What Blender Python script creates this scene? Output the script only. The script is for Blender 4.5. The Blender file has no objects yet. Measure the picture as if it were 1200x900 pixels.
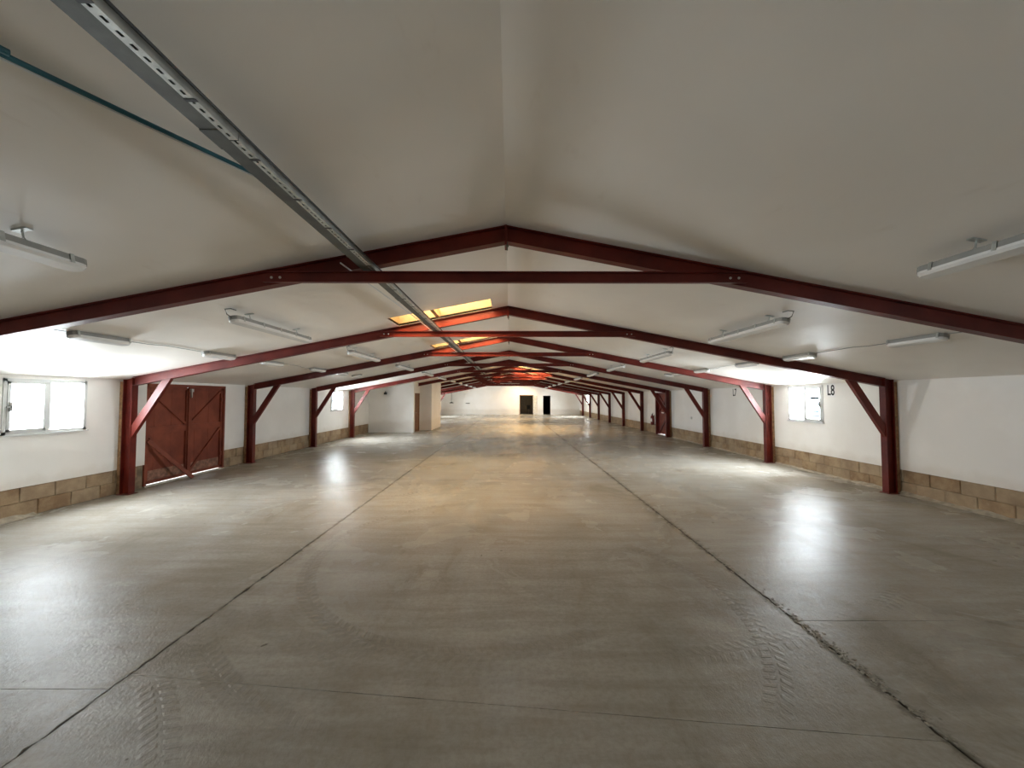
import bpy, math, random
from mathutils import Vector, Matrix
R = math.radians
random.seed(7)
sc = bpy.context.scene
C = sc.collection

# ------------------------------------------------------------------ camera
F_PX = 440.0
cam_d = bpy.data.cameras.new('camera'); cam = bpy.data.objects.new('camera', cam_d); C.objects.link(cam)
cam_d.sensor_width = 36.0; cam_d.lens = 36.0 * F_PX / 1200.0; cam_d.clip_start = 0.02; cam_d.clip_end = 400
cam.location = (0, 0, 1.8)
cam.rotation_euler = (R(90) + math.atan(16.0 / F_PX), 0, -math.atan(2.0 / F_PX))
sc.camera = cam

# ------------------------------------------------------------------ world, exposure
sc.view_settings.view_transform = 'Standard'; sc.view_settings.look = 'None'
sc.view_settings.gamma = 1.0; sc.view_settings.use_curve_mapping = False
sc.view_settings.exposure = 1.6
w = bpy.data.worlds.new('sky'); sc.world = w; w.use_nodes = True
w.node_tree.nodes['Background'].inputs[0].default_value = (0.80, 0.90, 1.0, 1)
w.node_tree.nodes['Background'].inputs[1].default_value = 3.0
sc.cycles.max_bounces = 14; sc.cycles.diffuse_bounces = 10; sc.cycles.glossy_bounces = 4
sc.cycles.transparent_max_bounces = 12; sc.cycles.caustics_reflective = False; sc.cycles.caustics_refractive = False
sc.cycles.sample_clamp_indirect = 8.0

# ------------------------------------------------------------------ layout numbers (metres; camera looks along +Y)
RX = -0.045                      # ridge
XW = 7.34                        # inner face of the side walls
XC = 7.26                        # outer face of the columns
ZR = 3.545; SL = 0.192           # ceiling ridge height and slope
FR = [3.73 + 3.338 * k for k in range(11)]
YB, YF = -3.4, 39.8
RD = 0.165                       # rafter depth
def zc(x): return ZR - SL * abs(x - RX)

WIN = [  # (side, y0, y1, z0, z1, radiance)
    (-1, 5.46, 6.54, 1.25, 2.085, 80),
    (1, 8.78, 9.88, 1.21, 2.095, 105),
    (-1, 15.4, 16.5, 1.25, 2.09, 95),
    (1, 34.9, 36.0, 1.22, 2.09, 130),
    (-1, 35.2, 36.3, 1.22, 2.09, 110),
    (-1, 28.2, 29.3, 1.22, 2.09, 80),  # guessed window hidden by the partition room, helps light the far end
    (-1, -1.6, -0.5, 1.22, 2.09, 16),  # added behind the camera to brighten the near floor and ceiling
    (1, -1.6, -0.5, 1.22, 2.09, 22),  # right-hand partner, likewise added out of view as fill
]
SKY = [  # (x0, x1, y0, y1, radiance)
    (-2.10, -0.34, FR[1] - 0.70, FR[1] - 0.02, 16),
    (-2.10, -0.34, FR[2] - 0.70, FR[2] - 0.02, 16),
    (0.30, 2.20, FR[5] - 0.80, FR[5] - 0.02, 26),
    (0.30, 2.20, FR[6] - 0.80, FR[6] - 0.02, 26),
    (-1.30, -0.34, FR[7] - 0.80, FR[7] - 0.02, 14),
    (-2.10, 1.60, FR[8] + 0.4, FR[8] + 1.2, 14),
    (0.40, 2.20, FR[10] + 1.0, FR[10] + 1.9, 14),
]
def area(name, loc, rot, sx, sy, L, col):
    d = bpy.data.lights.new(name, 'AREA'); d.shape = 'RECTANGLE'; d.size = sx; d.size_y = sy
    d.energy = L * math.pi * sx * sy; d.color = col
    o = bpy.data.objects.new(name, d); C.objects.link(o); o.location = loc; o.rotation_euler = rot
    return o
for s, y0, y1, z0, z1, L in WIN:
    lo_ = area('daylight', (s * (XW + 0.215), (y0 + y1) / 2, (z0 + z1) / 2), (0, R(74) * s, 0), z1 - z0 + 0.08, y1 - y0 + 0.06, L * 0.45, (0.94, 0.965, 0.985))
    lo_.data.spread = R(150)
for x0, x1, y0, y1, L in SKY:
    xm = (x0 + x1) / 2
    th = math.atan(SL) * (1 if xm > RX else -1) if x0 * x1 > 0 else 0
    area('rooflight_daylight', (xm, (y0 + y1) / 2 - 0.12, zc(xm) + 0.56 if x0 * x1 > 0 else ZR + 0.56), (R(35), th, 0), x1 - x0, y1 - y0, L, (1.0, 0.96, 0.88))

# ------------------------------------------------------------------ materials
def lin(c):
    return tuple(((v / 255) / 12.92 if v / 255 <= 0.04045 else ((v / 255 + 0.055) / 1.055) ** 2.4) for v in c)
class NT:
    def __init__(s, name):
        s.m = bpy.data.materials.new(name); s.m.use_nodes = True; s.t = s.m.node_tree
        s.b = s.t.nodes['Principled BSDF']; s.out = s.t.nodes['Material Output']
        s.pos = None
    def n(s, typ, **kw):
        x = s.t.nodes.new(typ)
        for k, v in kw.items(): setattr(x, k, v)
        return x
    def l(s, a, b): s.t.links.new(a, b)
    def P(s):
        if not s.pos: s.pos = s.n('ShaderNodeNewGeometry').outputs['Position']
        return s.pos
    def mapping(s, scale, rot=(0, 0, 0), src=None):
        mp = s.n('ShaderNodeMapping'); mp.inputs['Scale'].default_value = scale; mp.inputs['Rotation'].default_value = rot
        s.l(src or s.P(), mp.inputs['Vector']); return mp.outputs[0]
    def noise(s, scale, detail=4, rough=0.55, vec=None, dist=0):
        x = s.n('ShaderNodeTexNoise'); x.inputs['Scale'].default_value = scale; x.inputs['Detail'].default_value = detail
        x.inputs['Roughness'].default_value = rough; x.inputs['Distortion'].default_value = dist
        s.l(vec or s.P(), x.inputs['Vector']); return x.outputs[0]
    def math(s, op, a, b=None, c=None, clamp=False):
        x = s.n('ShaderNodeMath', operation=op); x.use_clamp = clamp
        for i, v in enumerate((a, b, c)):
            if v is None: continue
            if isinstance(v, (int, float)): x.inputs[i].default_value = v
            else: s.l(v, x.inputs[i])
        return x.outputs[0]
    def ramp(s, f, a, b, v0=0.0, v1=1.0):
        x = s.n('ShaderNodeMapRange'); x.interpolation_type = 'SMOOTHSTEP'
        x.inputs[1].default_value = a; x.inputs[2].default_value = b; x.inputs[3].default_value = v0; x.inputs[4].default_value = v1
        s.l(f, x.inputs[0]); return x.outputs[0]
    def mix(s, f, a, b):
        x = s.n('ShaderNodeMix', data_type='RGBA')
        if isinstance(f, (int, float)): x.inputs[0].default_value = f
        else: s.l(f, x.inputs[0])
        for i, v in ((6, a), (7, b)):
            if isinstance(v, tuple): x.inputs[i].default_value = v + (1,)
            else: s.l(v, x.inputs[i])
        return x.outputs[2]
    def bump(s, h, strength=0.3, dist=0.01, prev=None):
        x = s.n('ShaderNodeBump'); x.inputs['Strength'].default_value = strength; x.inputs['Distance'].default_value = dist
        s.l(h, x.inputs['Height'])
        if prev: s.l(prev, x.inputs['Normal'])
        s.l(x.outputs[0], s.b.inputs['Normal']); return x.outputs[0]
    def col(s, v):
        if isinstance(v, tuple): s.b.inputs['Base Color'].default_value = v + (1,)
        else: s.l(v, s.b.inputs['Base Color'])
    def rough(s, v):
        if isinstance(v, (int, float)): s.b.inputs['Roughness'].default_value = v
        else: s.l(v, s.b.inputs['Roughness'])

def mat(name, c, rough=0.5, metal=0.0, var=0.12, scale=6, bump=0.0, bscale=40):
    t = NT(name); dark = tuple(v * (1 - var) for v in c); lite = tuple(min(1, v * (1 + var)) for v in c)
    t.col(t.mix(t.ramp(t.noise(scale, 4), 0.3, 0.7), dark, lite)); t.rough(rough); t.b.inputs['Metallic'].default_value = metal
    if bump: t.bump(t.noise(bscale, 4), bump, 0.004)
    return t.m

def m_ceiling():
    t = NT('white_ceiling_board')
    n1 = t.noise(0.7, 3); n2 = t.noise(5, 5, 0.6, t.mapping((1, 0.35, 1)))
    c = t.mix(t.ramp(n1, 0.35, 0.7), (0.82, 0.785, 0.725), (0.87, 0.84, 0.78))
    st = t.math('MULTIPLY', t.ramp(n2, 0.60, 0.78), 0.25)
    c = t.mix(st, c, (0.60, 0.53, 0.43))
    t.col(c); t.rough(0.5)
    b = t.bump(t.noise(1.6, 3, 0.5, t.mapping((0.5, 1.2, 1))), 0.35, 0.03)
    t.bump(t.noise(120, 2), 0.12, 0.002, b)
    return t.m
def m_wall():
    t = NT('white_painted_board')
    n1 = t.noise(0.9, 4); sx = t.n('ShaderNodeSeparateXYZ'); t.l(t.P(), sx.inputs[0])
    c = t.mix(t.ramp(n1, 0.35, 0.7), (0.82, 0.80, 0.76), (0.88, 0.865, 0.83))
    low = t.ramp(t.math('ADD', sx.outputs[2], t.math('MULTIPLY', t.noise(3, 5), 0.35)), 0.62, 0.85, 0.28, 0)
    c = t.mix(low, c, (0.52, 0.45, 0.35))
    t.col(c); t.rough(0.45)
    b = t.bump(t.noise(1.5, 3), 0.25, 0.02); t.bump(t.noise(90, 3), 0.12, 0.002, b)
    return t.m
def m_red(name, a, b, rough=0.42):
    t = NT(name)
    c = t.mix(t.ramp(t.noise(2.5, 5), 0.3, 0.72), a, b)
    chips = t.ramp(t.noise(38, 5, 0.7), 0.70, 0.76)
    c = t.mix(t.math('MULTIPLY', chips, 0.5), c, (0.35, 0.22, 0.18))
    t.col(c); t.rough(rough); t.b.inputs['Specular IOR Level'].default_value = 0.3; t.bump(t.noise(30, 4), 0.12, 0.004); return t.m
def m_block():
    t = NT('concrete_block')
    oi = t.n('ShaderNodeObjectInfo')
    c = t.mix(t.ramp(t.noise(3, 5, 0.65), 0.35, 0.68), (0.24, 0.150, 0.08), (0.40, 0.285, 0.165))
    c = t.mix(t.math('MULTIPLY', oi.outputs['Random'], 0.35), c, (0.45, 0.38, 0.28))
    c = t.mix(t.ramp(t.noise(14, 6, 0.7), 0.58, 0.8, 0, 0.5), c, (0.52, 0.47, 0.38))
    t.col(c); t.rough(0.85); t.bump(t.noise(60, 6, 0.7), 0.6, 0.006); return t.m
def m_floor():
    t = NT('concrete_floor')
    sp = t.n('ShaderNodeSeparateXYZ'); t.l(t.P(), sp.inputs[0]); X, Y = sp.outputs[0], sp.outputs[1]
    big = t.noise(0.45, 4, 0.6, dist=0.6); mid = t.noise(1.1, 6, 0.62, t.mapping((1, 0.45, 1)), 0.8); fine = t.noise(26, 6, 0.7)
    c = t.mix(t.ramp(big, 0.32, 0.68), (0.340, 0.310, 0.258), (0.425, 0.395, 0.340))
    c = t.mix(t.ramp(mid, 0.40, 0.72, 0, 0.6), c, (0.50, 0.485, 0.45))
    c = t.mix(t.ramp(mid, 0.44, 0.28, 0, 0.5), c, (0.175, 0.145, 0.105))
    c = t.mix(t.ramp(fine, 0.35, 0.7, 0.0, 0.30), c, (0.20, 0.17, 0.125))
    c = t.mix(t.ramp(t.noise(7, 2), 0.745, 0.77, 0, 0.7), c, (0.07, 0.05, 0.04))
    stk = t.noise(2.2, 5, 0.65, t.mapping((0.35, 2.4, 1), (0, 0, 0.12)), 0.3)
    c = t.mix(t.ramp(stk, 0.35, 0.65, 0.32, 0), c, (0.17, 0.145, 0.11))
    rag = t.noise(9, 5, 0.7)
    for jx, wd, am in ((2.303, 0.30, 0.75), (-2.474, 0.16, 0.55)):
        dj = t.math('ABSOLUTE', t.math('SUBTRACT', X, jx))
        c = t.mix(t.math('MULTIPLY', t.ramp(t.math('ADD', dj, t.math('MULTIPLY', rag, wd)), wd * 0.75, wd * 0.42), am), c, (0.11, 0.09, 0.065))
    px_, py_ = t.math('SUBTRACT', X, 6.35), t.math('SUBTRACT', Y, 8.0)
    pr_ = t.math('SQRT', t.math('ADD', t.math('MULTIPLY', px_, px_), t.math('MULTIPLY', py_, py_)))
    c = t.mix(t.ramp(t.math('ADD', pr_, t.math('MULTIPLY', rag, 0.9)), 1.3, 1.0, 0, 0.6), c, (0.15, 0.115, 0.075))
    # tyre tracks: tread marks along arcs (cx, cy, radius, width, teeth per metre, amount)
    tot = None; tread = None
    for cx, cy, r, wd, teeth, amt, xa, xb in ((-0.30, 4.60, 1.90, 0.18, 80, 0.7, -2.4, 0.9), (-0.40, 4.75, 2.28, 0.14, 60, 0.35, -2.4, 1.5), (-0.167, 4.79, 2.865, 0.20, 80, 0.6, -2.47, -0.3),
                                      (0.31, 3.345, 1.66, 0.17, 80, 0.7, 1.2, 2.2), (-4.84, -0.64, 4.03, 0.18, 80, 0.7, -2.47, -1.2), (0.3, 9.0, 6.4, 0.2, 80, 0.3, -3, 4)):
        dx = t.math('SUBTRACT', X, cx); dy = t.math('SUBTRACT', Y, cy)
        rr = t.math('SQRT', t.math('ADD', t.math('MULTIPLY', dx, dx), t.math('MULTIPLY', dy, dy)))
        q = t.math('ABSOLUTE', t.math('SUBTRACT', rr, r))
        band = t.ramp(q, wd * 0.5, wd * 0.38)
        ang = t.math('ARCTAN2', dy, dx)
        ph = t.math('ADD', t.math('MULTIPLY', ang, teeth * r), t.math('MULTIPLY', q, 36.0))
        tt = t.ramp(t.math('SINE', ph), -0.1, 0.5)
        gap = t.ramp(q, 0.008, 0.02)
        msk = t.math('MULTIPLY', t.math('MULTIPLY', band, t.ramp(t.noise(0.8, 2, 0.5, dist=0.3), 0.34, 0.52)), amt)
        msk = t.math('MULTIPLY', msk, t.math('MULTIPLY', t.ramp(X, xa - 0.05, xa + 0.25), t.ramp(X, xb, xb - 0.4)))
        tr = t.math('MULTIPLY', t.math('MULTIPLY', tt, gap), msk)
        tot = msk if tot is None else t.math('MAXIMUM', tot, msk)
        tread = tr if tread is None else t.math('MAXIMUM', tread, tr)
    c = t.mix(t.math('MULTIPLY', tot, 0.32, clamp=True), c, (0.13, 0.11, 0.085))
    c = t.mix(t.math('MULTIPLY', tread, 0.3, clamp=True), c, (0.42, 0.38, 0.30))
    t.col(c)
    rg = t.ramp(t.noise(0.8, 5, 0.6, dist=0.5), 0.15, 0.85, 0.16, 0.34)
    t.rough(rg); t.b.inputs['Specular IOR Level'].default_value = 0.036
    b = t.bump(t.noise(2.6, 3, 0.5, t.mapping((1, 0.8, 1))), 0.35, 0.02)
    b = t.bump(t.noise(46, 5, 0.62, t.mapping((1, 0.55, 1), (0, 0, 0.7))), 0.6, 0.005, b)
    b = t.bump(t.noise(120, 4, 0.65, t.mapping((1, 0.6, 1), (0, 0, 0.7))), 0.7, 0.003, b)
    b = t.bump(tread, 0.55, 0.008, b)
    return t.m
def m_glass(name, tint=(0.95, 0.98, 1.0), gl=0.06):
    t = NT(name); t.t.nodes.remove(t.b)
    tr = t.n('ShaderNodeBsdfTransparent'); tr.inputs[0].default_value = tint + (1,)
    g = t.n('ShaderNodeBsdfGlossy'); g.inputs['Roughness'].default_value = 0.05
    mx = t.n('ShaderNodeMixShader'); mx.inputs[0].default_value = gl
    t.l(tr.outputs[0], mx.inputs[1]); t.l(g.outputs[0], mx.inputs[2]); t.l(mx.outputs[0], t.out.inputs[0]); return t.m
def m_sheet():
    t = NT('amber_rooflight_sheet'); t.t.nodes.remove(t.b)
    tr = t.n('ShaderNodeBsdfTransparent')
    t.l(t.mix(t.ramp(t.noise(4, 5, 0.6, t.mapping((3, 0.6, 1))), 0.3, 0.7), (0.99, 0.84, 0.62), (1.0, 0.90, 0.70)), tr.inputs[0])
    tl = t.n('ShaderNodeBsdfTranslucent'); tl.inputs[0].default_value = (0.9, 0.5, 0.15, 1)
    mx = t.n('ShaderNodeMixShader'); mx.inputs[0].default_value = 0.15
    t.l(tr.outputs[0], mx.inputs[1]); t.l(tl.outputs[0], mx.inputs[2]); t.l(mx.outputs[0], t.out.inputs[0]); return t.m

M = dict(
    ceil=m_ceiling(), wall=m_wall(), floor=m_floor(), block=m_block(),
    red=m_red('red_oxide_steel', (0.080, 0.007, 0.004), (0.150, 0.017, 0.009)),
    doorred=m_red('rusty_red_sheet', (0.16, 0.036, 0.02), (0.26, 0.066, 0.034), 0.6),
    galv=mat('galvanised_steel', (0.50, 0.52, 0.50), 0.42, 0.85, 0.15, 12, 0.1),
    galvd=mat('dull_galvanised_steel', (0.10, 0.103, 0.09), 0.55, 0.6, 0.2, 7, 0.1),
    dark=mat('painted_darkness', (0.02, 0.02, 0.02), 0.9), black=mat('black_plastic', (0.015, 0.015, 0.015), 0.5),
    teal=mat('teal_pipe_plastic', (0.015, 0.10, 0.13), 0.4), upvc=mat('white_window_plastic', (0.62, 0.63, 0.62), 0.3, 0, 0.03),
    diff=mat('white_diffuser_plastic', (0.82, 0.82, 0.80), 0.22, 0, 0.03), body=mat('grey_fitting_body', (0.30, 0.30, 0.28), 0.5, 0, 0.08),
    wood=mat('rough_timber', (0.26, 0.15, 0.07), 0.8, 0, 0.3, 18, 0.3), pine=mat('rooflight_lining_board', (0.13, 0.088, 0.042), 0.6, 0, 0.15, 8),
    doorwood=mat('brown_door_wood', (0.22, 0.10, 0.045), 0.5, 0, 0.2, 9), mortar=mat('pale_mortar', (0.42, 0.37, 0.29), 0.9, 0, 0.25, 9, 0.6),
    bed=mat('brown_mortar', (0.22, 0.165, 0.105), 0.9, 0, 0.3, 9, 0.5), chip=mat('crumbled_concrete', (0.30, 0.27, 0.22), 0.85, 0, 0.3, 25, 0.6), joint=mat('dirty_joint_fill', (0.045, 0.036, 0.027), 0.9, 0, 0.3, 12, 0.4),
    extred=mat('glossy_signal_red', (0.16, 0.008, 0.008), 0.35), paper=mat('white_card', (0.8, 0.8, 0.78), 0.6, 0, 0.03),
    ink=mat('black_print', (0.02, 0.02, 0.02), 0.6), bolt=mat('bright_zinc_bolt', (0.65, 0.62, 0.58), 0.35, 0.6, 0.1),
    glass=m_glass('window_glass'), view_tint=m_glass('pale_blue_view_tint', (0.068, 0.084, 0.093), 0.0), sheet=m_sheet(),
    ground=mat('pale_gravel_yard', (0.42, 0.40, 0.36), 0.9), sill=mat('pale_door_sill', (0.62, 0.58, 0.5), 0.7, 0, 0.2, 10),
    skirt=mat('pale_bottom_board', (0.24, 0.12, 0.08), 0.8, 0, 0.35, 14),
)

# ------------------------------------------------------------------ mesh helpers
class MB:
    def __init__(s): s.v = []; s.f = []
    def add(s, vs, fs):
        k = len(s.v); s.v += [tuple(v) for v in vs]; s.f += [tuple(k + i for i in f) for f in fs]; return s
    def box(s, x0, x1, y0, y1, z0, z1):
        vs = [(x, y, z) for x in (x0, x1) for y in (y0, y1) for z in (z0, z1)]
        return s.add(vs, [(0, 1, 3, 2), (4, 6, 7, 5), (0, 4, 5, 1), (2, 3, 7, 6), (0, 2, 6, 4), (1, 5, 7, 3)])
    def loft(s, rings, closed=True):
        n = len(rings[0]); k = len(s.v)
        for r in rings: s.v += [tuple(p) for p in r]
        for i in range(len(rings) - 1):
            for j in range(n):
                a, b = k + i * n + j, k + i * n + (j + 1) % n
                s.f.append((a, b, b + n, a + n))
        if closed:
            s.f.append(tuple(k + j for j in reversed(range(n)))); s.f.append(tuple(k + (len(rings) - 1) * n + j for j in range(n)))
        return s
    def tube(s, pts, r, n=8):
        pts = [Vector(p) for p in pts]; rings = []
        for i, p in enumerate(pts):
            d = (pts[min(i + 1, len(pts) - 1)] - pts[max(i - 1, 0)]).normalized()
            a = d.orthogonal().normalized() if abs(d.z) > 0.9 else d.cross(Vector((0, 0, 1))).normalized()
            b = d.cross(a).normalized(); rr = r[i] if isinstance(r, (list, tuple)) else r
            rings.append([p + a * rr * math.cos(t * 2 * math.pi / n) + b * rr * math.sin(t * 2 * math.pi / n) for t in range(n)])
        return s.loft(rings)
    def bar(s, p0, p1, u, v, hu, hv):
        """rectangular bar from p0 to p1, half sizes hu along u and hv along v"""
        p0, p1, u, v = Vector(p0), Vector(p1), Vector(u), Vector(v)
        return s.loft([[p + u * a * hu + v * b * hv for a, b in ((-1, -1), (1, -1), (1, 1), (-1, 1))] for p in (p0, p1)])
    def build(s, name, m, parent=None, smooth=False):
        me = bpy.data.meshes.new(name); me.from_pydata(s.v, [], s.f)
        import bmesh
        bm = bmesh.new(); bm.from_mesh(me); bmesh.ops.recalc_face_normals(bm, faces=bm.faces); bm.to_mesh(me); bm.free()
        if smooth:
            for p in me.polygons: p.use_smooth = True
        me.materials.append(m)
        o = bpy.data.objects.new(name, me); C.objects.link(o)
        if parent: o.parent = parent
        return o
def tag(o, label=None, cat=None, group=None, kind=None):
    if label: o['label'] = label
    if cat: o['category'] = cat
    if group: o['group'] = group
    if kind: o['kind'] = kind
    return o
def empty(name, loc=(0, 0, 0), rz=0):
    o = bpy.data.objects.new(name, None); C.objects.link(o); o.location = loc; o.rotation_euler = (0, 0, rz); o.empty_display_size = 0.1
    return o
def copy_tree(o, parent=None):
    c = o.copy(); C.objects.link(c)
    if parent: c.parent = parent
    for ch in list(o.children): copy_tree(ch, c)
    return c
def iprof(h, w, tf, tw):
    """I profile as (height, width) pairs from 0 down to -h"""
    a, b = w / 2, tw / 2
    return [(0, -a), (0, a), (-tf, a), (-tf, b), (-h + tf, b), (-h + tf, a), (-h, a), (-h, -a), (-h + tf, -a), (-h + tf, -b), (-tf, -b), (-tf, -a)]

# ------------------------------------------------------------------ ceiling and roof
def cells(a0, a1, b0, b1, holes):
    aa = sorted({a0, a1, *[h[0] for h in holes], *[h[1] for h in holes]}); bb = sorted({b0, b1, *[h[2] for h in holes], *[h[3] for h in holes]})
    aa = [a for a in aa if a0 <= a <= a1]; bb = [b for b in bb if b0 <= b <= b1]
    for i in range(len(aa) - 1):
        for j in range(len(bb) - 1):
            am, bm_ = (aa[i] + aa[i + 1]) / 2, (bb[j] + bb[j + 1]) / 2
            if any(h[0] < am < h[1] and h[2] < bm_ < h[3] for h in holes): continue
            yield aa[i], aa[i + 1], bb[j], bb[j + 1]
ceil = MB()
for lo, hi in ((-XW - 0.25, RX), (RX, XW + 0.25)):
    holes = [(max(lo, h[0]), min(hi, h[1]), h[2], h[3]) for h in SKY if h[1] > lo and h[0] < hi]
    for x0, x1, y0, y1 in cells(lo, hi, YB - 0.2, YF + 3.5, holes):
        vs = [(x, y, zc(x) + dz) for x in (x0, x1) for y in (y0, y1) for dz in (0, 0.04)]
        ceil.add(vs, [(0, 1, 3, 2), (4, 6, 7, 5), (0, 4, 5, 1), (2, 3, 7, 6), (0, 2, 6, 4), (1, 5, 7, 3)])
tag(ceil.build('ceiling', M['ceil']), 'white boarded pitched ceiling sloping down from the ridge to both side walls', kind='structure')

SKYLAB = ['amber rooflight in the left slope at the second red frame', 'amber rooflight in the left slope at the third red frame',
          'amber rooflight in the right slope at the sixth red frame', 'amber rooflight in the right slope at the seventh red frame',
          'small amber rooflight in the left slope at the eighth red frame', 'amber rooflight across the ridge behind the ninth red frame',
          'amber rooflight in the right slope closest to the far wall']
for (x0, x1, y0, y1, L), lab in zip(SKY, SKYLAB):
    root = empty('skylight', ((x0 + x1) / 2, (y0 + y1) / 2, zc((x0 + x1) / 2))); tag(root, lab, kind='structure')
    ox, oy, oz = root.location
    def place(mb, name, m):
        mb.v = [(a - ox, b - oy, c - oz) for a, b, c in mb.v]; return mb.build(name, m, root)
    H = 0.30; T = 0.02
    def strip(xa, xb, ya, yb, lo_, hi_):
        mb = MB(); xs = [xa] + ([RX] if xa < RX < xb else []) + [xb]
        for p, q in zip(xs, xs[1:]):
            vs = [(x, y, zc(x) + dz) for x in (p, q) for y in (ya, yb) for dz in (lo_, hi_)]
            mb.add(vs, [(0, 1, 3, 2), (4, 6, 7, 5), (0, 4, 5, 1), (2, 3, 7, 6), (0, 2, 6, 4), (1, 5, 7, 3)])
        return mb
    for a in ((x0 - T, x1 + T, y0 - T, y0), (x0 - T, x1 + T, y1, y1 + T), (x0 - T, x0, y0, y1), (x1, x1 + T, y0, y1)):
        place(strip(*a, 0.001, H), 'lining_board', M['pine'])
    xm = x0 + (x1 - x0) * 0.42
    place(strip(xm - 0.03, xm + 0.03, y0, y1, 0.02, 0.16), 'purlin', M['wood'])
    place(strip(x0 - T, x1 + T, y0 - T, y1 + T, H, H + 0.006), 'roof_sheet', M['sheet'])

# ------------------------------------------------------------------ side walls, plinth blocks
DOORL = (7.62, 9.72, 0.0, 2.09)
DOORR = (17.45, 18.62, 0.0, 2.04)
blk = MB(); blk.box(-0.05, 0.05, -0.217, 0.217, 0, 0.212)
def block_mesh(seed):
    rnd = random.Random(seed); mb = MB(); b = 0.008
    rings = []
    for xx, ins in ((0.06, 0), (-0.03, 0), (-0.04, b)):
        rings.append([(xx + rnd.uniform(-.003, .003), yy * (0.2195 - ins) + rnd.uniform(-.003, .003), zz) for yy, zz in ((-1, ins), (1, ins), (1, 0.220 - ins), (-1, 0.220 - ins))])
    return mb.loft(rings)
for s, nm in ((-1, 'left'), (1, 'right')):
    holes = [(w_[1], w_[2], w_[3], w_[4]) for w_ in WIN if w_[0] == s] + [DOORL if s < 0 else DOORR]
    mb = MB()
    for y0, y1, z0, z1 in cells(YB - 0.2, YF + 0.2, 0.452, 2.4, [h for h in holes]):
        xa, xb = sorted((s * XW, s * (XW + 0.2))); mb.box(xa, xb, y0, y1, z0, z1)
    door = DOORL if s < 0 else DOORR; core = MB()
    for y0, y1 in ((YB - 0.2, door[0]), (door[1], YF + 0.2)):
        xa, xb = sorted((s * (XW + 0.034), s * (XW + 0.199))); core.box(xa, xb, y0, y1, -0.1, 0.452)
    wl = mb.build('wall_' + nm, M['wall'])
    tag(wl, 'long white %s side wall above a plinth of brown concrete blocks' % nm, kind='structure')
    mbs = [block_mesh(i).build('block', M['block'], wl).data for i in range(6)]
    for o in list(wl.children): bpy.data.objects.remove(o)
    core.build('mortar_bed', M['bed'], wl)
    far = MB()
    for course in range(2):
        y = YB + (0.22 if course else 0)
        while y < YF:
            yc = y + 0.22
            inside = door[0] - 0.2 < yc < door[1] + 0.2
            if not inside:
                xx = s * (XW + 0.055 + random.uniform(-0.004, 0.004)); zz = 0.004 + course * 0.2245
                if 1.0 < yc < 17:
                    o = bpy.data.objects.new('block', random.choice(mbs)); C.objects.link(o); o.parent = wl
                    o.location = (xx, yc, zz); o.rotation_euler = (0, 0, 0 if s > 0 else math.pi)
                else:
                    far.box(xx - 0.03, xx + 0.03, yc - 0.217, yc + 0.217, zz, zz + 0.213)
            y += 0.445
    tag(far.build('block_course', M['block'], wl), kind='stuff')

# end walls
D1 = (1.04, 2.42, 0.0, 2.02); D2 = (3.48, 4.26, -0.0, 2.0)
mb = MB()
for x0, x1, z0, z1 in cells(-XW - 0.2, XW + 0.2, -0.1, 3.7, [D1, D2]):
    mb.box(x0, x1, YF, YF + 0.2, z0, z1)
wf = mb.build('wall_far', M['wall']); tag(wf, 'white end wall far away with two doorways', kind='structure')
mb = MB(); mb.box(-XW - 0.2, -3, YB - 0.2, YB, -0.1, 3.7); mb.box(3, XW + 0.2, YB - 0.2, YB, -0.1, 3.7); mb.box(-3, 3, YB - 0.2, YB, -0.1, 3.7)
tag(mb.build('wall_back', M['wall']), 'white end wall behind the viewer', kind='structure')
mb = MB(); mb.box(-0.5, 2.98, YF + 3.0, YF + 3.2, -0.1, 2.6); mb.box(-0.7, -0.5, YF + 0.2, YF + 3.2, -0.1, 2.6); mb.box(2.9, 2.98, YF + 0.2, YF + 3.0, -0.1, 2.6); mb.box(-0.7, 2.98, YF + 0.2, YF + 3.2, 2.6, 2.7)
tag(mb.build('wall_room', mat('dim_back_room', (0.5, 0.45, 0.38), 0.8)), 'dim walls of the room behind the wider far doorway', kind='structure')
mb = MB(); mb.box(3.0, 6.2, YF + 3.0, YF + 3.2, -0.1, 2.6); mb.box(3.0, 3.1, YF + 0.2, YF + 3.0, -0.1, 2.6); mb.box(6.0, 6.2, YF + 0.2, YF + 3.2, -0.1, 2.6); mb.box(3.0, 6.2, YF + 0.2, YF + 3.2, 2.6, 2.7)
tag(mb.build('wall_store', M['dark']), 'walls behind the narrow far doorway, coloured black for the dark inside', kind='structure')  # near-black colour puts the unlit room's darkness into the walls
mb = MB(); mb.box(2.42, 2.46, YF - 0.02, YF + 0.9, 0, 2.02)
d4 = empty('door_4', (2.44, YF, 0)); tag(d4, 'open pale door leaf in the wider far doorway', kind='structure')
mb = MB(); mb.box(-0.02, 0.40, -0.06, -0.02, 0.02, 1.98); mb.build('door_leaf', M['sill'], d4)
mb = MB()
for a in ((-1.45, -1.40, -0.03, 0.0, 0, 2.07), (-0.02, 0.02, -0.03, 0.0, 0, 2.07), (-1.45, 0.02, -0.03, 0.0, 2.02, 2.07)): mb.box(*a)
mb.build('door_frame', M['doorwood'], d4)
mb = MB(); mb.box(-1.4, 0.36, -0.5, 0.0, 0.0, 0.012); mb.build('threshold', M['sill'], d4)

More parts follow.
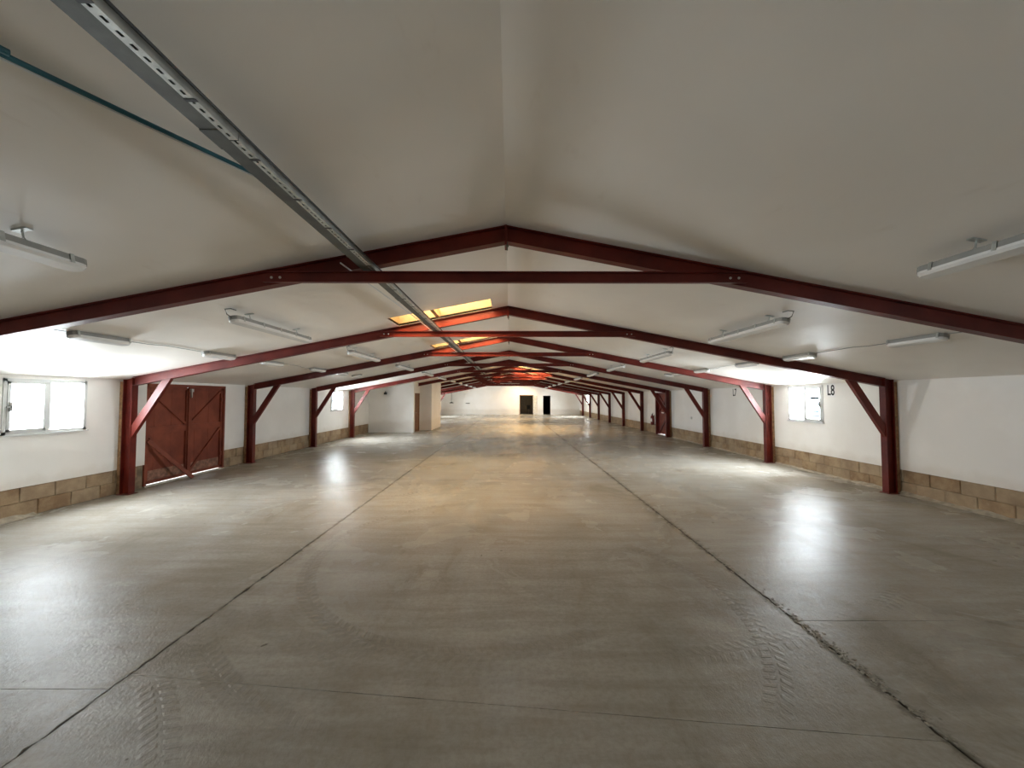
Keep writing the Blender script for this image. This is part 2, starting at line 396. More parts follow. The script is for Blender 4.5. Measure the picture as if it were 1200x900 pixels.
# block room on the left (partitions)
def tw(x0, x1, y0, y1): 
    m_ = MB(); zt0, zt1 = zc(x0), zc(x1)
    return m_.loft([[(x0, y0, 0.0), (x0, y1, 0.0), (x0, y1, zt0), (x0, y0, zt0)], [(x1, y0, 0.0), (x1, y1, 0.0), (x1, y1, zt1), (x1, y0, zt1)]])
mb = MB()
for a in ((-XW, -5.0, 19.5, 19.62), (-5.0, -4.35, 20.8, 20.92), (-4.47, -4.35, 20.92, 23.4), (-XW, -4.35, 23.4, 23.52)):
    t_ = tw(*a); mb.add(t_.v, t_.f)
t_ = tw(-5.12, -5.0, 19.62, 19.72); mb.add(t_.v, t_.f)
t_ = tw(-5.12, -5.0, 20.64, 20.8); mb.add(t_.v, t_.f)
t_ = tw(-5.12, -5.0, 19.72, 20.64); t_.v = [(x, y, max(z, 2.04)) for x, y, z in t_.v]; mb.add(t_.v, t_.f)
tag(mb.build('wall_partition', M['wall']), 'white stepped partition walls of a small room on the left', kind='structure')
d3 = empty('door_3', (-5.0, 20.18, 0)); tag(d3, 'plain brown door seen edge-on in the side of the white partition room', kind='structure')
mb = MB(); mb.box(-0.06, -0.02, -0.44, 0.44, 0.005, 2.0); mb.build('door_leaf', M['doorwood'], d3)
mb = MB()
for a in ((-0.12, 0.02, -0.48, -0.44, 0, 2.04), (-0.12, 0.02, 0.44, 0.48, 0, 2.04), (-0.12, 0.02, -0.48, 0.48, 2.0, 2.04)): mb.box(*a)
mb.build('door_frame', M['doorwood'], d3)
mb = MB(); mb.tube([(0.0, -0.36, 1.0), (0.05, -0.36, 1.0), (0.05, -0.25, 1.0)], 0.01, 6); mb.build('door_handle', M['galv'], d3)

# ------------------------------------------------------------------ floor of slabs
fl = MB(); fl.box(-XW - 0.3, XW + 0.3, YB - 0.2, YF + 3.3, -0.2, -0.009)
floor = fl.build('floor', M['joint']); tag(floor, 'worn grey brown concrete floor cast in three long strips', kind='structure')
def jag(p, q, amp, far_ok=True):
    """points from p to q (excluding q) with a broken edge"""
    out = []; L = math.dist(p, q); s_ = 0.0
    nx, ny = -(q[1] - p[1]) / L, (q[0] - p[0]) / L
    while s_ < L - 1e-6:
        x = p[0] + (q[0] - p[0]) * s_ / L; y = p[1] + (q[1] - p[1]) * s_ / L
        j = 0 if s_ == 0 else random.uniform(-amp, amp) + (random.uniform(0, 2.2 * amp) if random.random() < 0.12 else 0)
        out.append((x + nx * j, y + ny * j)); s_ += 0.045 if y < 7 else (0.15 if y < 15 else 0.6)
    return out
strips = [(-XW - 0.05, -2.480, -2.480, [(YB, YB), (2.42, 2.40), (6.7, 6.75), (11.8, 11.8), (17.0, 17.0), (22.4, 22.4), (28, 28), (34, 34), (YF, YF)]),
          (-2.468, 2.294, 2.294, [(YB, YB), (2.52, 2.02), (8.2, 8.2), (14.2, 14.2), (20.2, 20.2), (26.2, 26.2), (32.2, 32.2), (YF, YF)]),
          (2.312, XW + 0.05, XW + 0.05, [(YB, YB), (3.09, 3.06), (9.1, 9.1), (15.2, 15.2), (21.2, 21.2), (27.2, 27.2), (33.2, 33.2), (YF, YF)])]
for xa, _, xb, js in strips:
    xb = _ if xa < -3 else xb
    for (a0, a1), (b0, b1) in zip(js, js[1:]):
        g = 0.002
        cr = [(xa, a0 + g), (xb, a1 + g), (xb, b1 - g), (xa, b0 - g)]
        pts = []
        for i in range(4): pts += jag(cr[i], cr[(i + 1) % 4], 0.008 if i % 2 else 0.0009)
        n = len(pts); ox, oy = (xa + xb) / 2, (a0 + b0) / 2
        mb = MB(); mb.v = [(x - ox, y - oy, 0.0) for x, y in pts] + [(x - ox, y - oy, -0.009) for x, y in pts]
        mb.f = [tuple(range(n))] + [(i, i + n, (i + 1) % n + n, (i + 1) % n) for i in range(n)]
        o = mb.build('slab', M['floor'], floor); o.location = (ox, oy, 0)
# broken concrete chips lining the right-hand joint
mb = MB()
for i in range(420):
    y = random.choice((random.gauss(2.75, 0.28), random.uniform(1.6, 5.5))); x = 2.305 + abs(random.gauss(0, 0.035)) * random.choice((1, 1, -0.5)); r = random.uniform(0.003, 0.011)
    vs = [(x + r * random.uniform(.5, 1.3) * a, y + r * random.uniform(.5, 1.6) * b, 0.001 + r * 0.5 * c * random.uniform(.5, 1)) for a, b, c in ((-1, -1, 0), (1, -1, 0), (1, 1, 0), (-1, 1, 0), (-.5, -.5, 1), (.5, -.5, 1), (.5, .5, 1), (-.5, .5, 1))]
    mb.add(vs, [(0, 3, 2, 1), (4, 5, 6, 7), (0, 1, 5, 4), (1, 2, 6, 5), (2, 3, 7, 6), (3, 0, 4, 7)])
tag(mb.build('concrete_crumbs', M['chip']), 'loose crumbs of broken concrete along the right floor joint', 'debris', kind='stuff')
# mortar fillet along the foot of the right wall
for s, ya, yb in ((1, 0.5, 17.3), (-1, 0.5, 5.9)):
    mb = MB(); rings = []; y = ya
    while y < yb:
        k = random.uniform(0.5, 1.0) * (1.0 if y < 8 else 0.6)
        rings.append([(s * (XW + 0.03), y, 0.0), (s * (XW + 0.03), y, 0.07 * k), (s * (XW - 0.03 * k), y, 0.035 * k), (s * (XW - 0.09 * k - 0.01), y, 0.0)]); y += 0.11
    mb.loft(rings)
    tag(mb.build('trim_%d' % (1 if s > 0 else 2), M['mortar']), 'rough pale mortar fillet at the foot of the %s wall' % ('right' if s > 0 else 'left'), kind='structure')
gr = MB(); gr.box(-40, 40, -30, 80, -0.4, -0.21)
tag(gr.build('yard_ground', M['ground']), 'pale gravel yard outside', kind='structure')

# ------------------------------------------------------------------ windows
WLAB = ['white plastic two pane window in the left wall, nearest the viewer', 'white two pane window in the right wall beside the L8 sign',
        'white two pane window in the left wall before the partition room', 'white window in the right wall close to the far wall',
        'white window in the left wall close to the far wall', 'guessed white window in the left wall past the partition room, lighting the far end', 'unseen white window added in the left wall behind the viewer for fill light', 'unseen white window added in the right wall behind the viewer for fill light']
for k, ((s, y0, y1, z0, z1, L), lab) in enumerate(zip(WIN, WLAB)):
    root = empty('window_%d' % (k + 1), (s * XW, (y0 + y1) / 2, z0), 0 if s > 0 else math.pi)
    tag(root, lab, kind='structure')
    W = (y1 - y0) / 2; H = z1 - z0
    mb = MB()   # local +x points outwards
    for a in ((-0.012, 0.07, -W, -W + 0.045, 0, H), (-0.012, 0.07, W - 0.045, W, 0, H), (-0.012, 0.07, -W, W, 0, 0.045), (-0.012, 0.07, -W, W, H - 0.045, H), (-0.008, 0.07, -0.03, 0.03, 0, H)): mb.box(*a)
    mb.build('window_frame', M['upvc'], root)
    mb = MB(); mb.box(-0.03, 0.10, -W - 0.03, W + 0.03, -0.022, 0.0); mb.build('window_sill', M['upvc'], root)
    # opening sash on the half nearer the viewer
    sa = MB(); sg = -1 if s > 0 else 1
    lo, hi = sorted((sg * 0.03, sg * (W - 0.045)))
    for a in ((-0.02, 0.05, lo, lo + 0.035, 0.045, H - 0.045), (-0.02, 0.05, hi - 0.035, hi, 0.045, H - 0.045), (-0.02, 0.05, lo, hi, 0.045, 0.08), (-0.02, 0.05, lo, hi, H - 0.08, H - 0.045)): sa.box(*a)
    sash = sa.build('sash', M['upvc'], root)
    mb = MB(); mb.box(-0.05, -0.02, sg * (W - 0.07) - 0.012, sg * (W - 0.07) + 0.012, H * 0.42, H * 0.42 + 0.13); mb.box(-0.05, -0.035, sg * (W - 0.07) - 0.012, sg * (W - 0.07) + 0.05, H * 0.42 + 0.05, H * 0.42 + 0.075)
    mb.build('handle', M['galv'], sash)
    for a, b in ((-W + 0.045, -0.03), (0.03, W - 0.045)):
        mb = MB(); mb.box(0.028, 0.032, a, b, 0.045, H - 0.045); mb.build('glass_pane', M['glass'], root)
    if k == 1:
        mb = MB()  # tinted strips at the pane stand in for the bluish view outside
        for zz, h_, ya, yb in ((0.14, 0.02, -0.40, -0.12), (0.24, 0.03, -0.38, -0.10), (0.36, 0.012, -0.36, -0.2), (0.46, 0.02, -0.42, -0.16), (0.55, 0.05, -0.40, -0.14), (0.64, 0.02, -0.36, -0.18), (0.72, 0.015, -0.44, -0.1)):
            mb.box(0.022, 0.0225, ya, yb, zz, zz + h_)
        mb.build('view_strip', M['view_tint'], root)['label'] = 'pale blue strips standing in for the view outside'

# ------------------------------------------------------------------ red double doors (left) and red door (right)
d1 = empty('door_1', (-XW, (DOORL[0] + DOORL[1]) / 2, 0)); tag(d1, 'rusty red double doors of braced sheet metal in the left wall', kind='structure')
W = (DOORL[1] - DOORL[0]) / 2
mb = MB()
for a in ((-0.10, 0.0, -W, -W + 0.05, 0, 2.09), (-0.10, 0.0, W - 0.05, W, 0, 2.09), (-0.10, 0.0, -W, W, 2.03, 2.09)): mb.box(*a)
mb.build('door_frame', M['doorred'], d1)
mb = MB(); mb.box(-0.16, 0.02, -W, W, -0.01, 0.018); mb.build('door_sill', M['sill'], d1)
for sg, nm in ((-1, 'near'), (1, 'far')):
    a0, a1 = (-W + 0.055, -0.012) if sg < 0 else (0.012, W - 0.055)
    mb = MB(); n = 5
    for i in range(n):   # sheet pressed in shallow vertical folds
        p, q = a0 + (a1 - a0) * i / n, a0 + (a1 - a0) * (i + 1) / n
        mb.box(-0.085, -0.075 + 0.003 * (i % 2), p, q, 0.03, 2.045)
    leaf = mb.build('door_leaf', M['doorred'], d1)
    fr = MB()
    for a in ((-0.075, -0.035, a0, a0 + 0.05, 0.05, 2.02), (-0.075, -0.035, a1 - 0.05, a1, 0.05, 2.02), (-0.075, -0.035, a0, a1, 1.97, 2.02), (-0.075, -0.035, a0, a1, 0.05, 0.1)): fr.box(*a)
    fr.build('stile_frame', M['doorred'], leaf)
    mr = MB(); mr.box(-0.075, -0.04, a0 + 0.05, a1 - 0.05, 1.05, 1.19); mr.build('middle_rail', M['doorred'], leaf)
    lo, hi = (a0 + 0.05, a1 - 0.05) if sg < 0 else (a1 - 0.05, a0 + 0.05)     # lo = outer side
    for z_out, z_in in ((1.95, 1.21), (1.03, 0.12)):
        db = MB(); p, q = Vector((-0.058, lo, z_out)), Vector((-0.058, hi, z_in)); d = (q - p).normalized()
        db.bar(p, q, (1, 0, 0), d.cross(Vector((1, 0, 0))), 0.018, 0.025)
        db.build('diagonal_brace', M['doorred'], leaf)
    bb = MB(); bb.box(-0.074, -0.066, a0 + 0.05, a1 - 0.05, 0.10, 0.30); bb.build('kick_board', M['skirt'], leaf)['label'] = 'scuffed pale bottom edge'
    for zz in (0.35, 1.7):
        h = MB(); yy = a0 + 0.02 if sg < 0 else a1 - 0.02; h.box(-0.035, -0.022, yy - 0.03, yy + 0.03, zz, zz + 0.09); h.build('hinge', M['doorred'], leaf)
mb = MB(); mb.box(-0.034, 0.0, -0.045, 0.045, 0.05, 2.03); mb.build('meeting_post', M['doorred'], d1)
mb = MB(); mb.box(0.0, 0.04, -0.03, 0.03, 1.93, 2.0); mb.box(0.0, 0.03, -0.012, 0.012, 1.80, 1.95); mb.build('top_bolt', M['galv'], d1)
mb = MB(); p, q = Vector((-XW + 0.02, 7.66, 0.93)), Vector((-XW + 0.30, 8.42, 0.035)); d = (q - p).normalized(); u = d.cross(Vector((0, 0, 1))).normalized()
mb.bar(p, q, u, d.cross(u), 0.022, 0.035)
tag(mb.build('leaning_bar', M['doorred']), 'rusty red bar propped from the floor against the left double doors', 'prop')

d2 = empty('door_2', (XW, (DOORR[0] + DOORR[1]) / 2, 0)); tag(d2, 'dark red cross-braced door in the right wall next to the fire extinguisher', kind='structure')
W = (DOORR[1] - DOORR[0]) / 2
mb = MB()
for a in ((-0.03, 0.1, -W, -W + 0.07, 0, 2.04), (-0.14, 0.1, W - 0.06, W + 0.03, 0, 2.04), (-0.03, 0.1, -W, W, 1.97, 2.04)): mb.box(*a)
mb.build('door_frame', M['red'], d2)
leafp = []
mb = MB(); nb = 6
for i in range(nb):
    p, q = -W + 0.08 + (2 * W - 0.16) * i / nb, -W + 0.08 + (2 * W - 0.16) * (i + 1) / nb
    mb.box(0.04, 0.06, p + 0.004, q - 0.004, 0.045, 1.985)
leaf = mb.build('door_leaf', M['doorred'], d2)
for a, b in (((-W + 0.1, 1.9), (W - 0.1, 1.15)), ((W - 0.1, 1.9), (-W + 0.1, 1.15)), ((-W + 0.1, 1.0), (W - 0.1, 0.1))):
    db = MB(); p, q = Vector((0.02, a[0], a[1])), Vector((0.02, b[0], b[1])); d = (q - p).normalized()
    db.bar(p, q, (1, 0, 0), d.cross(Vector((1, 0, 0))), 0.02, 0.04); db.build('diagonal_brace', M['red'], leaf)
mb = MB(); mb.box(0.0, 0.04, -W + 0.08, W - 0.08, 1.03, 1.13); mb.build('middle_rail', M['red'], leaf)
mb = MB(); mb.box(-0.02, 0.0, -0.1, 0.15, 1.05, 1.10); mb.build('door_latch', M['bolt'], leaf)
mb = MB(); mb.box(-0.06, 0.14, -W, W, -0.01, 0.03); mb.build('door_sill', M['paper'], d2)['label'] = 'bright pale door sill'

# ------------------------------------------------------------------ portal frames
ORD = ['first', 'second', 'third', 'fourth', 'fifth', 'sixth', 'seventh', 'eighth', 'ninth', 'tenth', 'eleventh']
def make_frame():
    root = empty('portal_frame', (0, FR[0], 0))
    W_, yo = 0.10, 0.05      # flange width, centre line behind the near face
    for s in (-1, 1):
        # column
        zt = zc(s * XC) - 0.002
        mb = MB(); pr = iprof(0.17, W_ + 0.02, 0.012, 0.010)
        mb.loft([[(s * (XC + h), yo + 0.01 + y, z if z < 1 else zc(XC + h) - 0.002) for h, y in pr] for z in (0.012, zt)])
        mb.build('column', M['red'], root)
        mb = MB(); xa, xb = sorted((s * (XC - 0.2), s * (XC + 0.03))); mb.box(xa, xb, -0.03, 0.15, 0.0, 0.012); mb.build('base_plate', M['red'], root)
        # rafter, cut plumb at both ends
        pr = iprof(RD, W_, 0.012, 0.010)
        mb = MB(); xe = s * (XC - 0.172)
        mb.loft([[(x, yo + y, zc(x) - 0.002 + h) for h, y in pr] for x in (xe, RX + s * 0.012)])
        mb.build('rafter', M['red'], root)
        # knee brace
        p = Vector((s * (XC - 0.165), yo, 1.16)); q = Vector((s * (XC - 0.76), yo, 2.10)); d = (q - p).normalized(); v = Vector((0, 1, 0)); u = d.cross(v)
        mb = MB(); hw = 0.062
        # channel: web towards the viewer, two lips behind
        p0 = Vector((s * (XC - 0.17), yo, 1.12)); 
        def ends(off):   # points of a line offset by off from the centre, cut plumb at column and along the rafter
            a = p + u * off; t1 = (s * (XC - 0.169) - a.x) / d.x; A = a + d * t1
            b = q + u * off; zz = zc(b.x) - RD - 0.001
            for _ in range(6): t2 = (zc(b.x) - RD - 0.003 - b.z) / (d.z + SL * d.x * (1 if b.x > RX else -1)); b = b + d * t2
            return A, b
        (A0, B0), (A1, B1) = ends(-hw), ends(hw)
        for (y0, y1, f0, f1) in ((-0.035, -0.027, 0, 1), (-0.027, 0.035, 0, 0.1), (-0.027, 0.035, 0.9, 1)):
            a0, a1 = A0.lerp(A1, f0), A0.lerp(A1, f1); b0, b1 = B0.lerp(B1, f0), B0.lerp(B1, f1)
            mb.loft([[a0 + Vector((0, y0, 0)), a1 + Vector((0, y0, 0)), a1 + Vector((0, y1, 0)), a0 + Vector((0, y1, 0))],
                     [b0 + Vector((0, y0, 0)), b1 + Vector((0, y0, 0)), b1 + Vector((0, y1, 0)), b0 + Vector((0, y1, 0))]])
        mb.build('knee_brace', M['red'], root)
        # bolts of the tie beam
        for dx in (2.34, 2.255):
            mb = MB(); x = RX + s * dx; mb.tube([(x, -0.002, 3.0), (x, -0.016, 3.0)], 0.013, 6); mb.build('bolt', M['bolt'], root)
    # tie beam: channel bolted on the near side of the rafters
    mb = MB(); x0, x1, z0, z1 = RX - 2.41, RX + 2.41, 2.945, 3.055
    pr = [(-0.045, z0), (0.0, z0), (0.0, z1), (-0.045, z1), (-0.045, z1 - 0.009), (-0.008, z1 - 0.009), (-0.008, z0 + 0.009), (-0.045, z0 + 0.009)]
    mb.loft([[(x, y, z) for y, z in pr] for x in (x0, x1)])
    mb.build('tie_beam', M['red'], root)
    mb = MB()
    for a in (-0.012, 0.0): mb.box(RX + a, RX + a + 0.012, -0.03, 0.13, ZR - RD - 0.045, ZR - 0.012)
    mb.build('apex_plate', M['red'], root)
    mb = MB(); mb.tube([(RX + 0.012, -0.01, ZR - RD - 0.02), (RX + 0.012, -0.01, ZR - RD - 0.1)], 0.009, 6); mb.tube([(RX + 0.012, -0.01, ZR - RD - 0.05), (RX + 0.012, -0.01, ZR - RD - 0.065)], 0.018, 6)
    mb.build('hanging_bolt', M['galvd'], root)
    return root
f0 = make_frame()
FLAB = {0: 'nearest dark red steel frame, its legs outside the picture', 1: 'second red frame, its left leg standing before the red double doors',
        2: 'third red frame, its left leg just beyond the red double doors', 3: 'fourth red frame, its right leg past the L7 sign',
        4: 'fifth red frame, left leg beyond the small left window', 5: 'sixth red frame, crossing the white partition room'}
for k in range(11):
    o = f0 if k == 0 else copy_tree(f0)
    o.location = (0, FR[k], 0)
    lab = FLAB.get(k, '%s red steel portal frame from the viewer, %s' % (ORD[k], {6: 'two bays past the partition front', 7: 'behind the seventh', 8: 'behind the eighth', 9: 'second from the far wall', 10: 'closest to the far wall'}.get(k, '')))
    tag(o, lab, 'frame', 'red steel portal frames along the hall')
    if 1 <= k <= 4:
        for s in (-1, 1):
            mb = MB(); xa, xb = sorted((s * (XC + 0.004), s * (XW - 0.004))); mb.box(xa, xb, 0.02, 0.11, 0.0, 2.10)
            t_ = mb.build('timber_packer', M['wood'], o)

# ------------------------------------------------------------------ cable tray with slotted channel
tray = empty('cable_tray', (0, 0, 0)); tag(tray, 'galvanised trunking with a slotted channel running under the left roof slope', 'cable tray')
y = -1.2; SEG = 3.0; i = 0
def slotted(L):
    mb = MB(); xa, xb, z0, z1 = -1.372, -1.330, 3.058, 3.099; t = 0.0025
    mb.box(xa, xa + t, 0, L, z0, z1); mb.box(xb - t, xb, 0, L, z0, z1)                   # sides
    mb.box(xa + t, xa + 0.015, 0, L, z0, z0 + t); mb.box(xb - 0.015, xb - t, 0, L, z0, z0 + t)
    n = int(L / 0.05)
    for j in range(n): mb.box(xa + 0.015, xb - 0.015, j * 0.05 + 0.024, j * 0.05 + 0.05, z0, z0 + t)
    mb.box(xa + t, xb - t, 0, L, z1 - t, z1)
    return mb
sm = None
for j in range(26):
    mb = MB(); mb.box(-1.376, -1.326, -0.008, 0.008, 3.0555, 3.0578); o = mb.build('strap', M['black'], tray) if j == 0 else bpy.data.objects.new('strap', st_)
    st_ = o.data
    if j: C.objects.link(o); o.parent = tray
    o.location = (0, 0.75 + 0.4 * j, 0)
while y < 38.5:
    L = min(SEG, 39.0 - y)
    if sm is None: o = slotted(SEG).build('slotted_channel', M['galv'], tray); sm = o.data
    else: o = bpy.data.objects.new('slotted_channel', sm if L == SEG else slotted(L).build('tmp', M['galv']).data); C.objects.link(o); o.parent = tray
    o.location = (0, y + 0.003, 0); o.scale.y = (L - 0.006) / L
    mb = MB(); mb.box(-1.462, -1.376, 0.002, L - 0.002, 3.062, 3.101); o = mb.build('trunking_section', M['galvd'], tray); o.location = (0, y, 0)
    mb = MB(); mb.box(-1.466, -1.3735, -0.07, 0.07, 3.060, 3.103); o = mb.build('coupler', M['galvd'], tray); o.location = (0, y + L, 0)
    y += L
for o in [o for o in bpy.data.objects if o.name.startswith('tmp')]: bpy.data.objects.remove(o)
mb = MB(); mb.tube([(-1.318, -1.2, 3.095), (-1.318, 12, 3.095), (-1.318, 24, 3.095), (-1.318, 36.5, 3.095)], 0.007, 6); mb.build('cable', M['black'], tray)
mb = MB(); mb.tube([(-1.60, 3.5, 3.068), (-1.50, 6, 3.068), (-1.49, 20, 3.068), (-1.49, 36, 3.068)], 0.007, 6); mb.build('cable', M['upvc'], tray)

pts = []
for i in range(22):
    t = i / 21; x = -3.4 + t * 1.87; yy = -2.0 + t * 4.5
    pts.append((x, yy, zc(x) - 0.035 - 0.006 * math.sin(t * 9)))
pipe = MB().tube(pts, 0.012, 10).build('pipe', M['teal'], smooth=True); tag(pipe, 'thin teal pipe slanting across the ceiling to the cable tray', 'pipe')
mb = MB(); mb.tube([(-1.975, 1.37, zc(-1.975) - 0.036), (-1.955, 1.425, zc(-1.955) - 0.036)], 0.014, 10); mb.build('coupling', M['teal'], pipe)
mb = MB(); mb.tube([(p[0] - 0.012, p[1] + 0.006, p[2] - 0.012) for p in pts], 0.004, 5); mb.build('cord', M['upvc'], pipe)['label'] = 'thin white cord along the pipe'

# ------------------------------------------------------------------ light fittings
def fitting(L, Wd, hung, name):
    """batten along local Y, centre at origin which is the ceiling point; hung lies level below, else tight to the ceiling"""
    root = empty(name)
    top = -0.10 if hung else -0.006
    h = 0.045
    def pill(w_, l_, z0, z1, sh):
        def ring(k, z):
            r = w_ / 2 * k; pts_ = []
            for e in (1, -1):
                for q in range(7):
                    a = math.pi * q / 6; pts_.append((e * r * math.cos(a), e * (l_ / 2 - w_ / 2 + r * math.sin(a) * 0.8 if True else 0), z))
            return pts_
        return MB().loft([ring(1, z0), ring(1, z0 + (z1 - z0) * 0.55), ring(sh, z1)])
    b = pill(Wd * 0.95, L, top, top - h, 0.98).build('housing', M['body'], root)
    d = pill(Wd, L * 0.99, top - h, top - h - 0.035, 0.72).build('diffuser', M['diff'], root)
    n = 5 if L > 1 else 2
    for j in range(n):
        yy = -L * 0.42 + L * 0.84 * j / (n - 1)
        mb = MB()
        e = Wd / 2; pr = [(-e - 0.004, top - h - 0.015), (-e - 0.004, top + 0.004), (e + 0.004, top + 0.004), (e + 0.004, top - h - 0.015), (e, top - h - 0.015), (e, top), (-e, top), (-e, top - h - 0.015)]
        mb.loft([[(x_, yq, z_) for x_, z_ in pr] for yq in (yy - 0.012, yy + 0.012)])
        mb.build('clip', M['galv'], root)
    if hung:
        for yy in (-L * 0.30, L * 0.30):
            mb = MB(); mb.box(-0.05, 0.05, yy - 0.02, yy + 0.02, -0.008, 0.006)
            mb.tube([(0, yy, -0.008), (0, yy, -0.05)], 0.006, 6); mb.tube([(0, yy, -0.05), (-0.03, yy, top)], 0.004, 5); mb.tube([(0, yy, -0.05), (0.03, yy, top)], 0.004, 5)
            mb.build('hanger', M['galv'], root)
        mb = MB(); mb.tube([(0, -L / 2 + 0.02, top - 0.02), (0, -L / 2 - 0.05, top), (0.0, -L / 2 - 0.07, -0.04), (0.0, -L / 2 + 0.03, -0.01), (0.0, -L / 2 + 0.12, -0.008)], 0.006, 6)
        mb.build('cable', M['galvd'], root)
    return root
hung0 = fitting(1.80, 0.135, True, 'hanging_tube_light')
surf0 = fitting(0.70, 0.13, False, 'surface_tube_light')
def tilt(x): return math.atan(SL) * (1 if x > RX else -1)
first = True
BAY = ['before the nearest red frame', 'between first and second red frames', 'between second and third red frames', 'between third and fourth red frames', 'between fourth and fifth red frames',
       'between fifth and sixth red frames', 'between sixth and seventh red frames', 'between seventh and eighth red frames', 'between eighth and ninth red frames', 'between ninth and tenth red frames', 'between tenth and eleventh red frames']
for k in range(11):
    for s, nm in ((-1, 'left'), (1, 'right')):
        yy = (1.95 if s < 0 else 2.04) if k == 0 else FR[k - 1] + 1.71
        x = s * 3.42 if k else s * 3.27
        o = hung0 if first else copy_tree(hung0); first = False
        o.location = (x, yy, zc(x)); o.rotation_euler = (0, tilt(x), 0); tag(o, 'long hanging tube light on the %s, %s' % (nm, BAY[k]), 'light', 'hanging tube lights in two rows')
first = True
for s, nm in ((-1, 'left'), (1, 'right')):
    for yy, w_ in ((4.67, 'nearest the viewer'), (6.58, 'just before the second red frame'), (8.05, 'just past the second red frame'), (9.95, 'just before the third red frame'), (11.35, 'just past the third red frame')):
        x = s * 5.10
        o = surf0 if first else copy_tree(surf0); first = False
        o.location = (x, yy, zc(x)); o.rotation_euler = (0, tilt(x), 0)
        tag(o, 'short tube light flat on the %s ceiling, %s' % (nm, w_), 'light', 'short ceiling tube lights near the walls')
    # ceiling cable linking them
    pts = []; y = 3.9
    while y < 11.0:
        x = s * (5.10 + 0.02 * math.sin(y * 2.1) + (0.05 if int(y * 1.3) % 3 == 0 else 0)); pts.append((x, y, zc(x) - 0.012)); y += 0.18
    cbl = MB().tube([p for p in pts], 0.006, 6).build('ceiling_cable', M['body'])
    tag(cbl, 'thin grey cable linking the short lights on the %s ceiling' % nm, 'cable')
for s, nm, yy in ((-1, 'left', 12.6), (1, 'right', 12.1)):
    x = s * 5.15; root = empty('round_ceiling_light', (x, yy, zc(x))); root.rotation_euler = (0, tilt(x), 0)
    tag(root, 'round bulkhead light on the %s ceiling past the third frame' % nm, 'light', 'round bulkhead lights')
    mb = MB(); mb.tube([(0, 0, 0.0), (0, 0, -0.03)], 0.17, 20); mb.build('base_ring', M['body'], root)
    mb = MB(); mb.loft([[(r * math.cos(a * math.pi / 10), r * math.sin(a * math.pi / 10), z) for a in range(20)] for r, z in ((0.15, -0.03), (0.14, -0.06), (0.09, -0.08), (0.02, -0.088))]); mb.build('dome', M['diff'], root, True)

# ------------------------------------------------------------------ signs
for txt, yy, z0, hgt, lab in (('L8', 8.56, 1.86, 0.23, 'white card with black letters L8 beside the right window'), ('L7', 12.25, 1.86, 0.24, 'black letters L7 on the right wall past the third frame')):
    root = empty('bay_sign', (XW, yy, z0)); tag(root, lab, 'sign')
    mb = MB(); 
    if txt == 'L8':
        mb.loft([[(-0.004, -0.13, -0.05), (-0.004, 0.12, -0.03), (-0.004, 0.12, 0.27), (-0.004, -0.13, 0.255)], [(-0.001, -0.13, -0.05), (-0.001, 0.12, -0.03), (-0.001, 0.12, 0.27), (-0.001, -0.13, 0.255)]])
    else: mb.box(-0.004, -0.001, -0.12, 0.12, -0.02, 0.27)
    mb.build('card', M['paper'] if txt == 'L8' else M['wall'], root)
    cu = bpy.data.curves.new('lettering', 'FONT'); cu.body = txt; cu.size = 0.33; cu.extrude = 0.001; cu.offset = 0.006; cu.align_x = 'CENTER'
    cu.materials.append(M['ink']); o = bpy.data.objects.new('lettering', cu); C.objects.link(o); o.parent = root
    bpy.context.view_layer.update(); me = bpy.data.meshes.new_from_object(o); bpy.data.objects.remove(o)
    o = bpy.data.objects.new('lettering', me); C.objects.link(o); o.parent = root
    o.location = (-0.006, 0, 0.0); o.rotation_euler = (R(90), 0, R(-90)); o.scale = (0.62, 1, 1)

# ------------------------------------------------------------------ fire extinguisher
ex = empty('fire_extinguisher', (XW, 19.15, 0.42)); tag(ex, 'red fire extinguisher hung on the right wall by the dark red door', 'fire extinguisher')
prof = [(0.0, 0.0), (0.07, 0.0), (0.085, 0.02), (0.085, 0.40), (0.07, 0.45), (0.035, 0.48), (0.025, 0.52)]
mb = MB(); mb.loft([[(-0.10 + r * math.cos(a * math.pi / 8), r * math.sin(a * math.pi / 8), z) for a in range(16)] for r, z in [(max(r, 0.001), z) for r, z in prof]]); mb.build('cylinder', M['extred'], ex, True)
mb = MB(); mb.box(-0.115, -0.085, -0.02, 0.02, 0.52, 0.55); mb.box(-0.11, -0.09, -0.11, 0.03, 0.555, 0.57); mb.box(-0.11, -0.09, -0.10, 0.0, 0.59, 0.60); mb.build('valve_handle', M['black'], ex)
mb = MB(); mb.tube([(-0.10, 0.02, 0.54), (-0.10, 0.08, 0.53), (-0.10, 0.115, 0.45), (-0.10, 0.11, 0.25), (-0.10, 0.10, 0.12)], [0.01, 0.01, 0.01, 0.012, 0.02], 8); mb.build('hose', M['black'], ex)
mb = MB(); mb.loft([[(-0.10 + 0.0865 * math.cos(a), 0.0865 * math.sin(a), z) for a in [R(120 + 12 * q) for q in range(11)]] for z in (0.16, 0.32)], False); mb.build('instruction_label', M['paper'], ex)
mb = MB(); mb.box(-0.02, -0.001, -0.03, 0.03, 0.40, 0.50); mb.build('bracket', M['galvd'], ex)

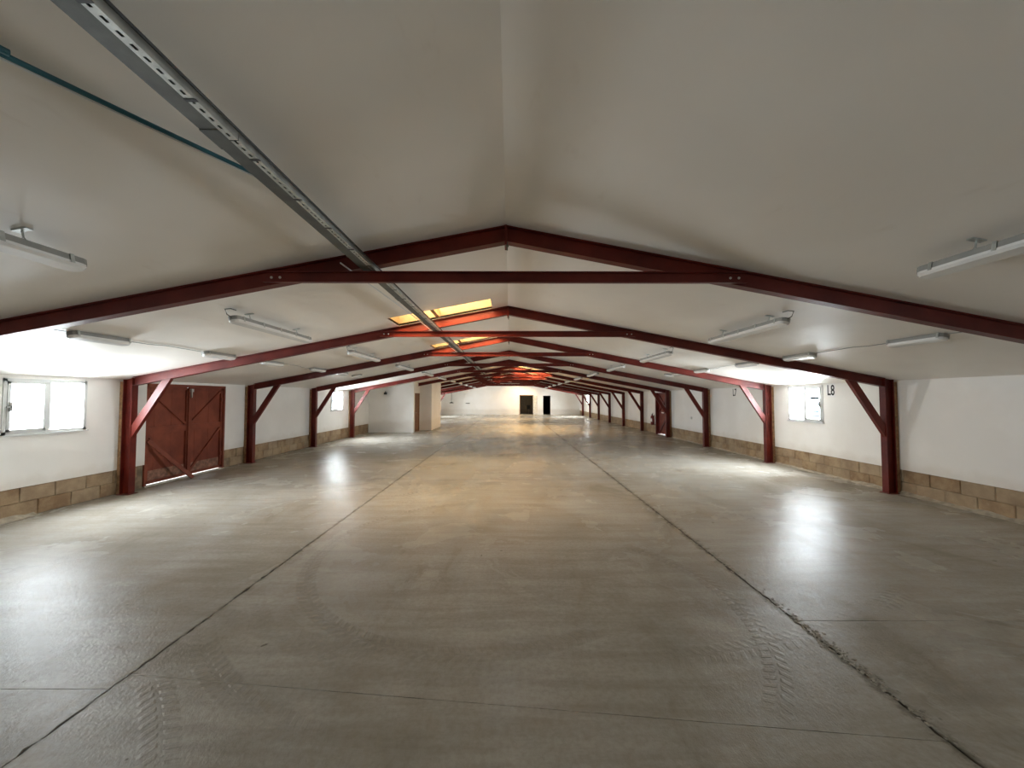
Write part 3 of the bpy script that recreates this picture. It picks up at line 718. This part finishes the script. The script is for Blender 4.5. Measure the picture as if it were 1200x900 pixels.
# small wall and ceiling things
def small(name, lab, cat, loc, m, fn):
    mb = MB(); fn(mb); o = mb.build(name, m); o.location = loc; tag(o, lab, cat); return o
al = empty('wall_lamp', (-6.45, 19.5, 2.02)); tag(al, 'small black lamp hanging on the white partition wall', 'lamp')
MB().tube([(0, -0.01, 0.12), (0, -0.05, 0.12), (0, -0.08, 0.05)], 0.012, 6).build('bracket', M['black'], al)
MB().tube([(0, -0.08, 0.07), (0, -0.08, 0.03), (0, -0.08, -0.06)], [0.03, 0.08, 0.075], 12).build('lamp_head', M['black'], al)
pl = empty('pendant_lamp', (-6.15, 39.3, zc(-6.15))); tag(pl, 'small dark pendant hanging before the far wall at left', 'lamp')
MB().tube([(0, 0, 0), (0, 0, -1.05)], 0.025, 6).build('drop_rod', M['galvd'], pl)
MB().tube([(0, 0, -1.02), (0, 0, -1.10), (0, 0, -1.16)], [0.04, 0.2, 0.22], 12).build('lamp_shade', M['galvd'], pl)
small('wall_bracket', 'small grey bracket on the far wall left of the doorways', 'bracket', (-4.5, YF - 0.04, 1.2), M['galvd'], lambda m_: (m_.box(-0.22, 0.22, -0.06, 0.039, -0.03, 0.04), m_.box(-0.06, 0.06, -0.1, -0.06, -0.03, 0.03)))
small('wall_socket', 'small socket box on the right wall between fourth and fifth frames', 'socket', (XW - 0.012, 15.2, 0.98), M['upvc'], lambda m_: (m_.box(-0.02, 0.0115, -0.05, 0.05, -0.05, 0.05), m_.box(-0.024, -0.02, -0.02, 0.02, -0.03, 0.03)))
small('dark_chair', 'dark chair shape inside the wider far doorway', 'chair', (2.0, YF + 1.2, 0), M['black'], lambda m_: (m_.box(-0.2, 0.2, -0.2, 0.2, 0.55, 0.62), m_.box(-0.16, -0.12, -0.16, -0.12, -0.02, 0.55), m_.box(0.12, 0.16, -0.16, -0.12, -0.02, 0.55), m_.box(-0.16, -0.12, 0.12, 0.16, -0.02, 0.55), m_.box(0.12, 0.16, 0.12, 0.16, -0.02, 0.55), m_.box(-0.19, 0.19, 0.15, 0.19, 0.62, 1.0)))
bpy.context.view_layer.update()
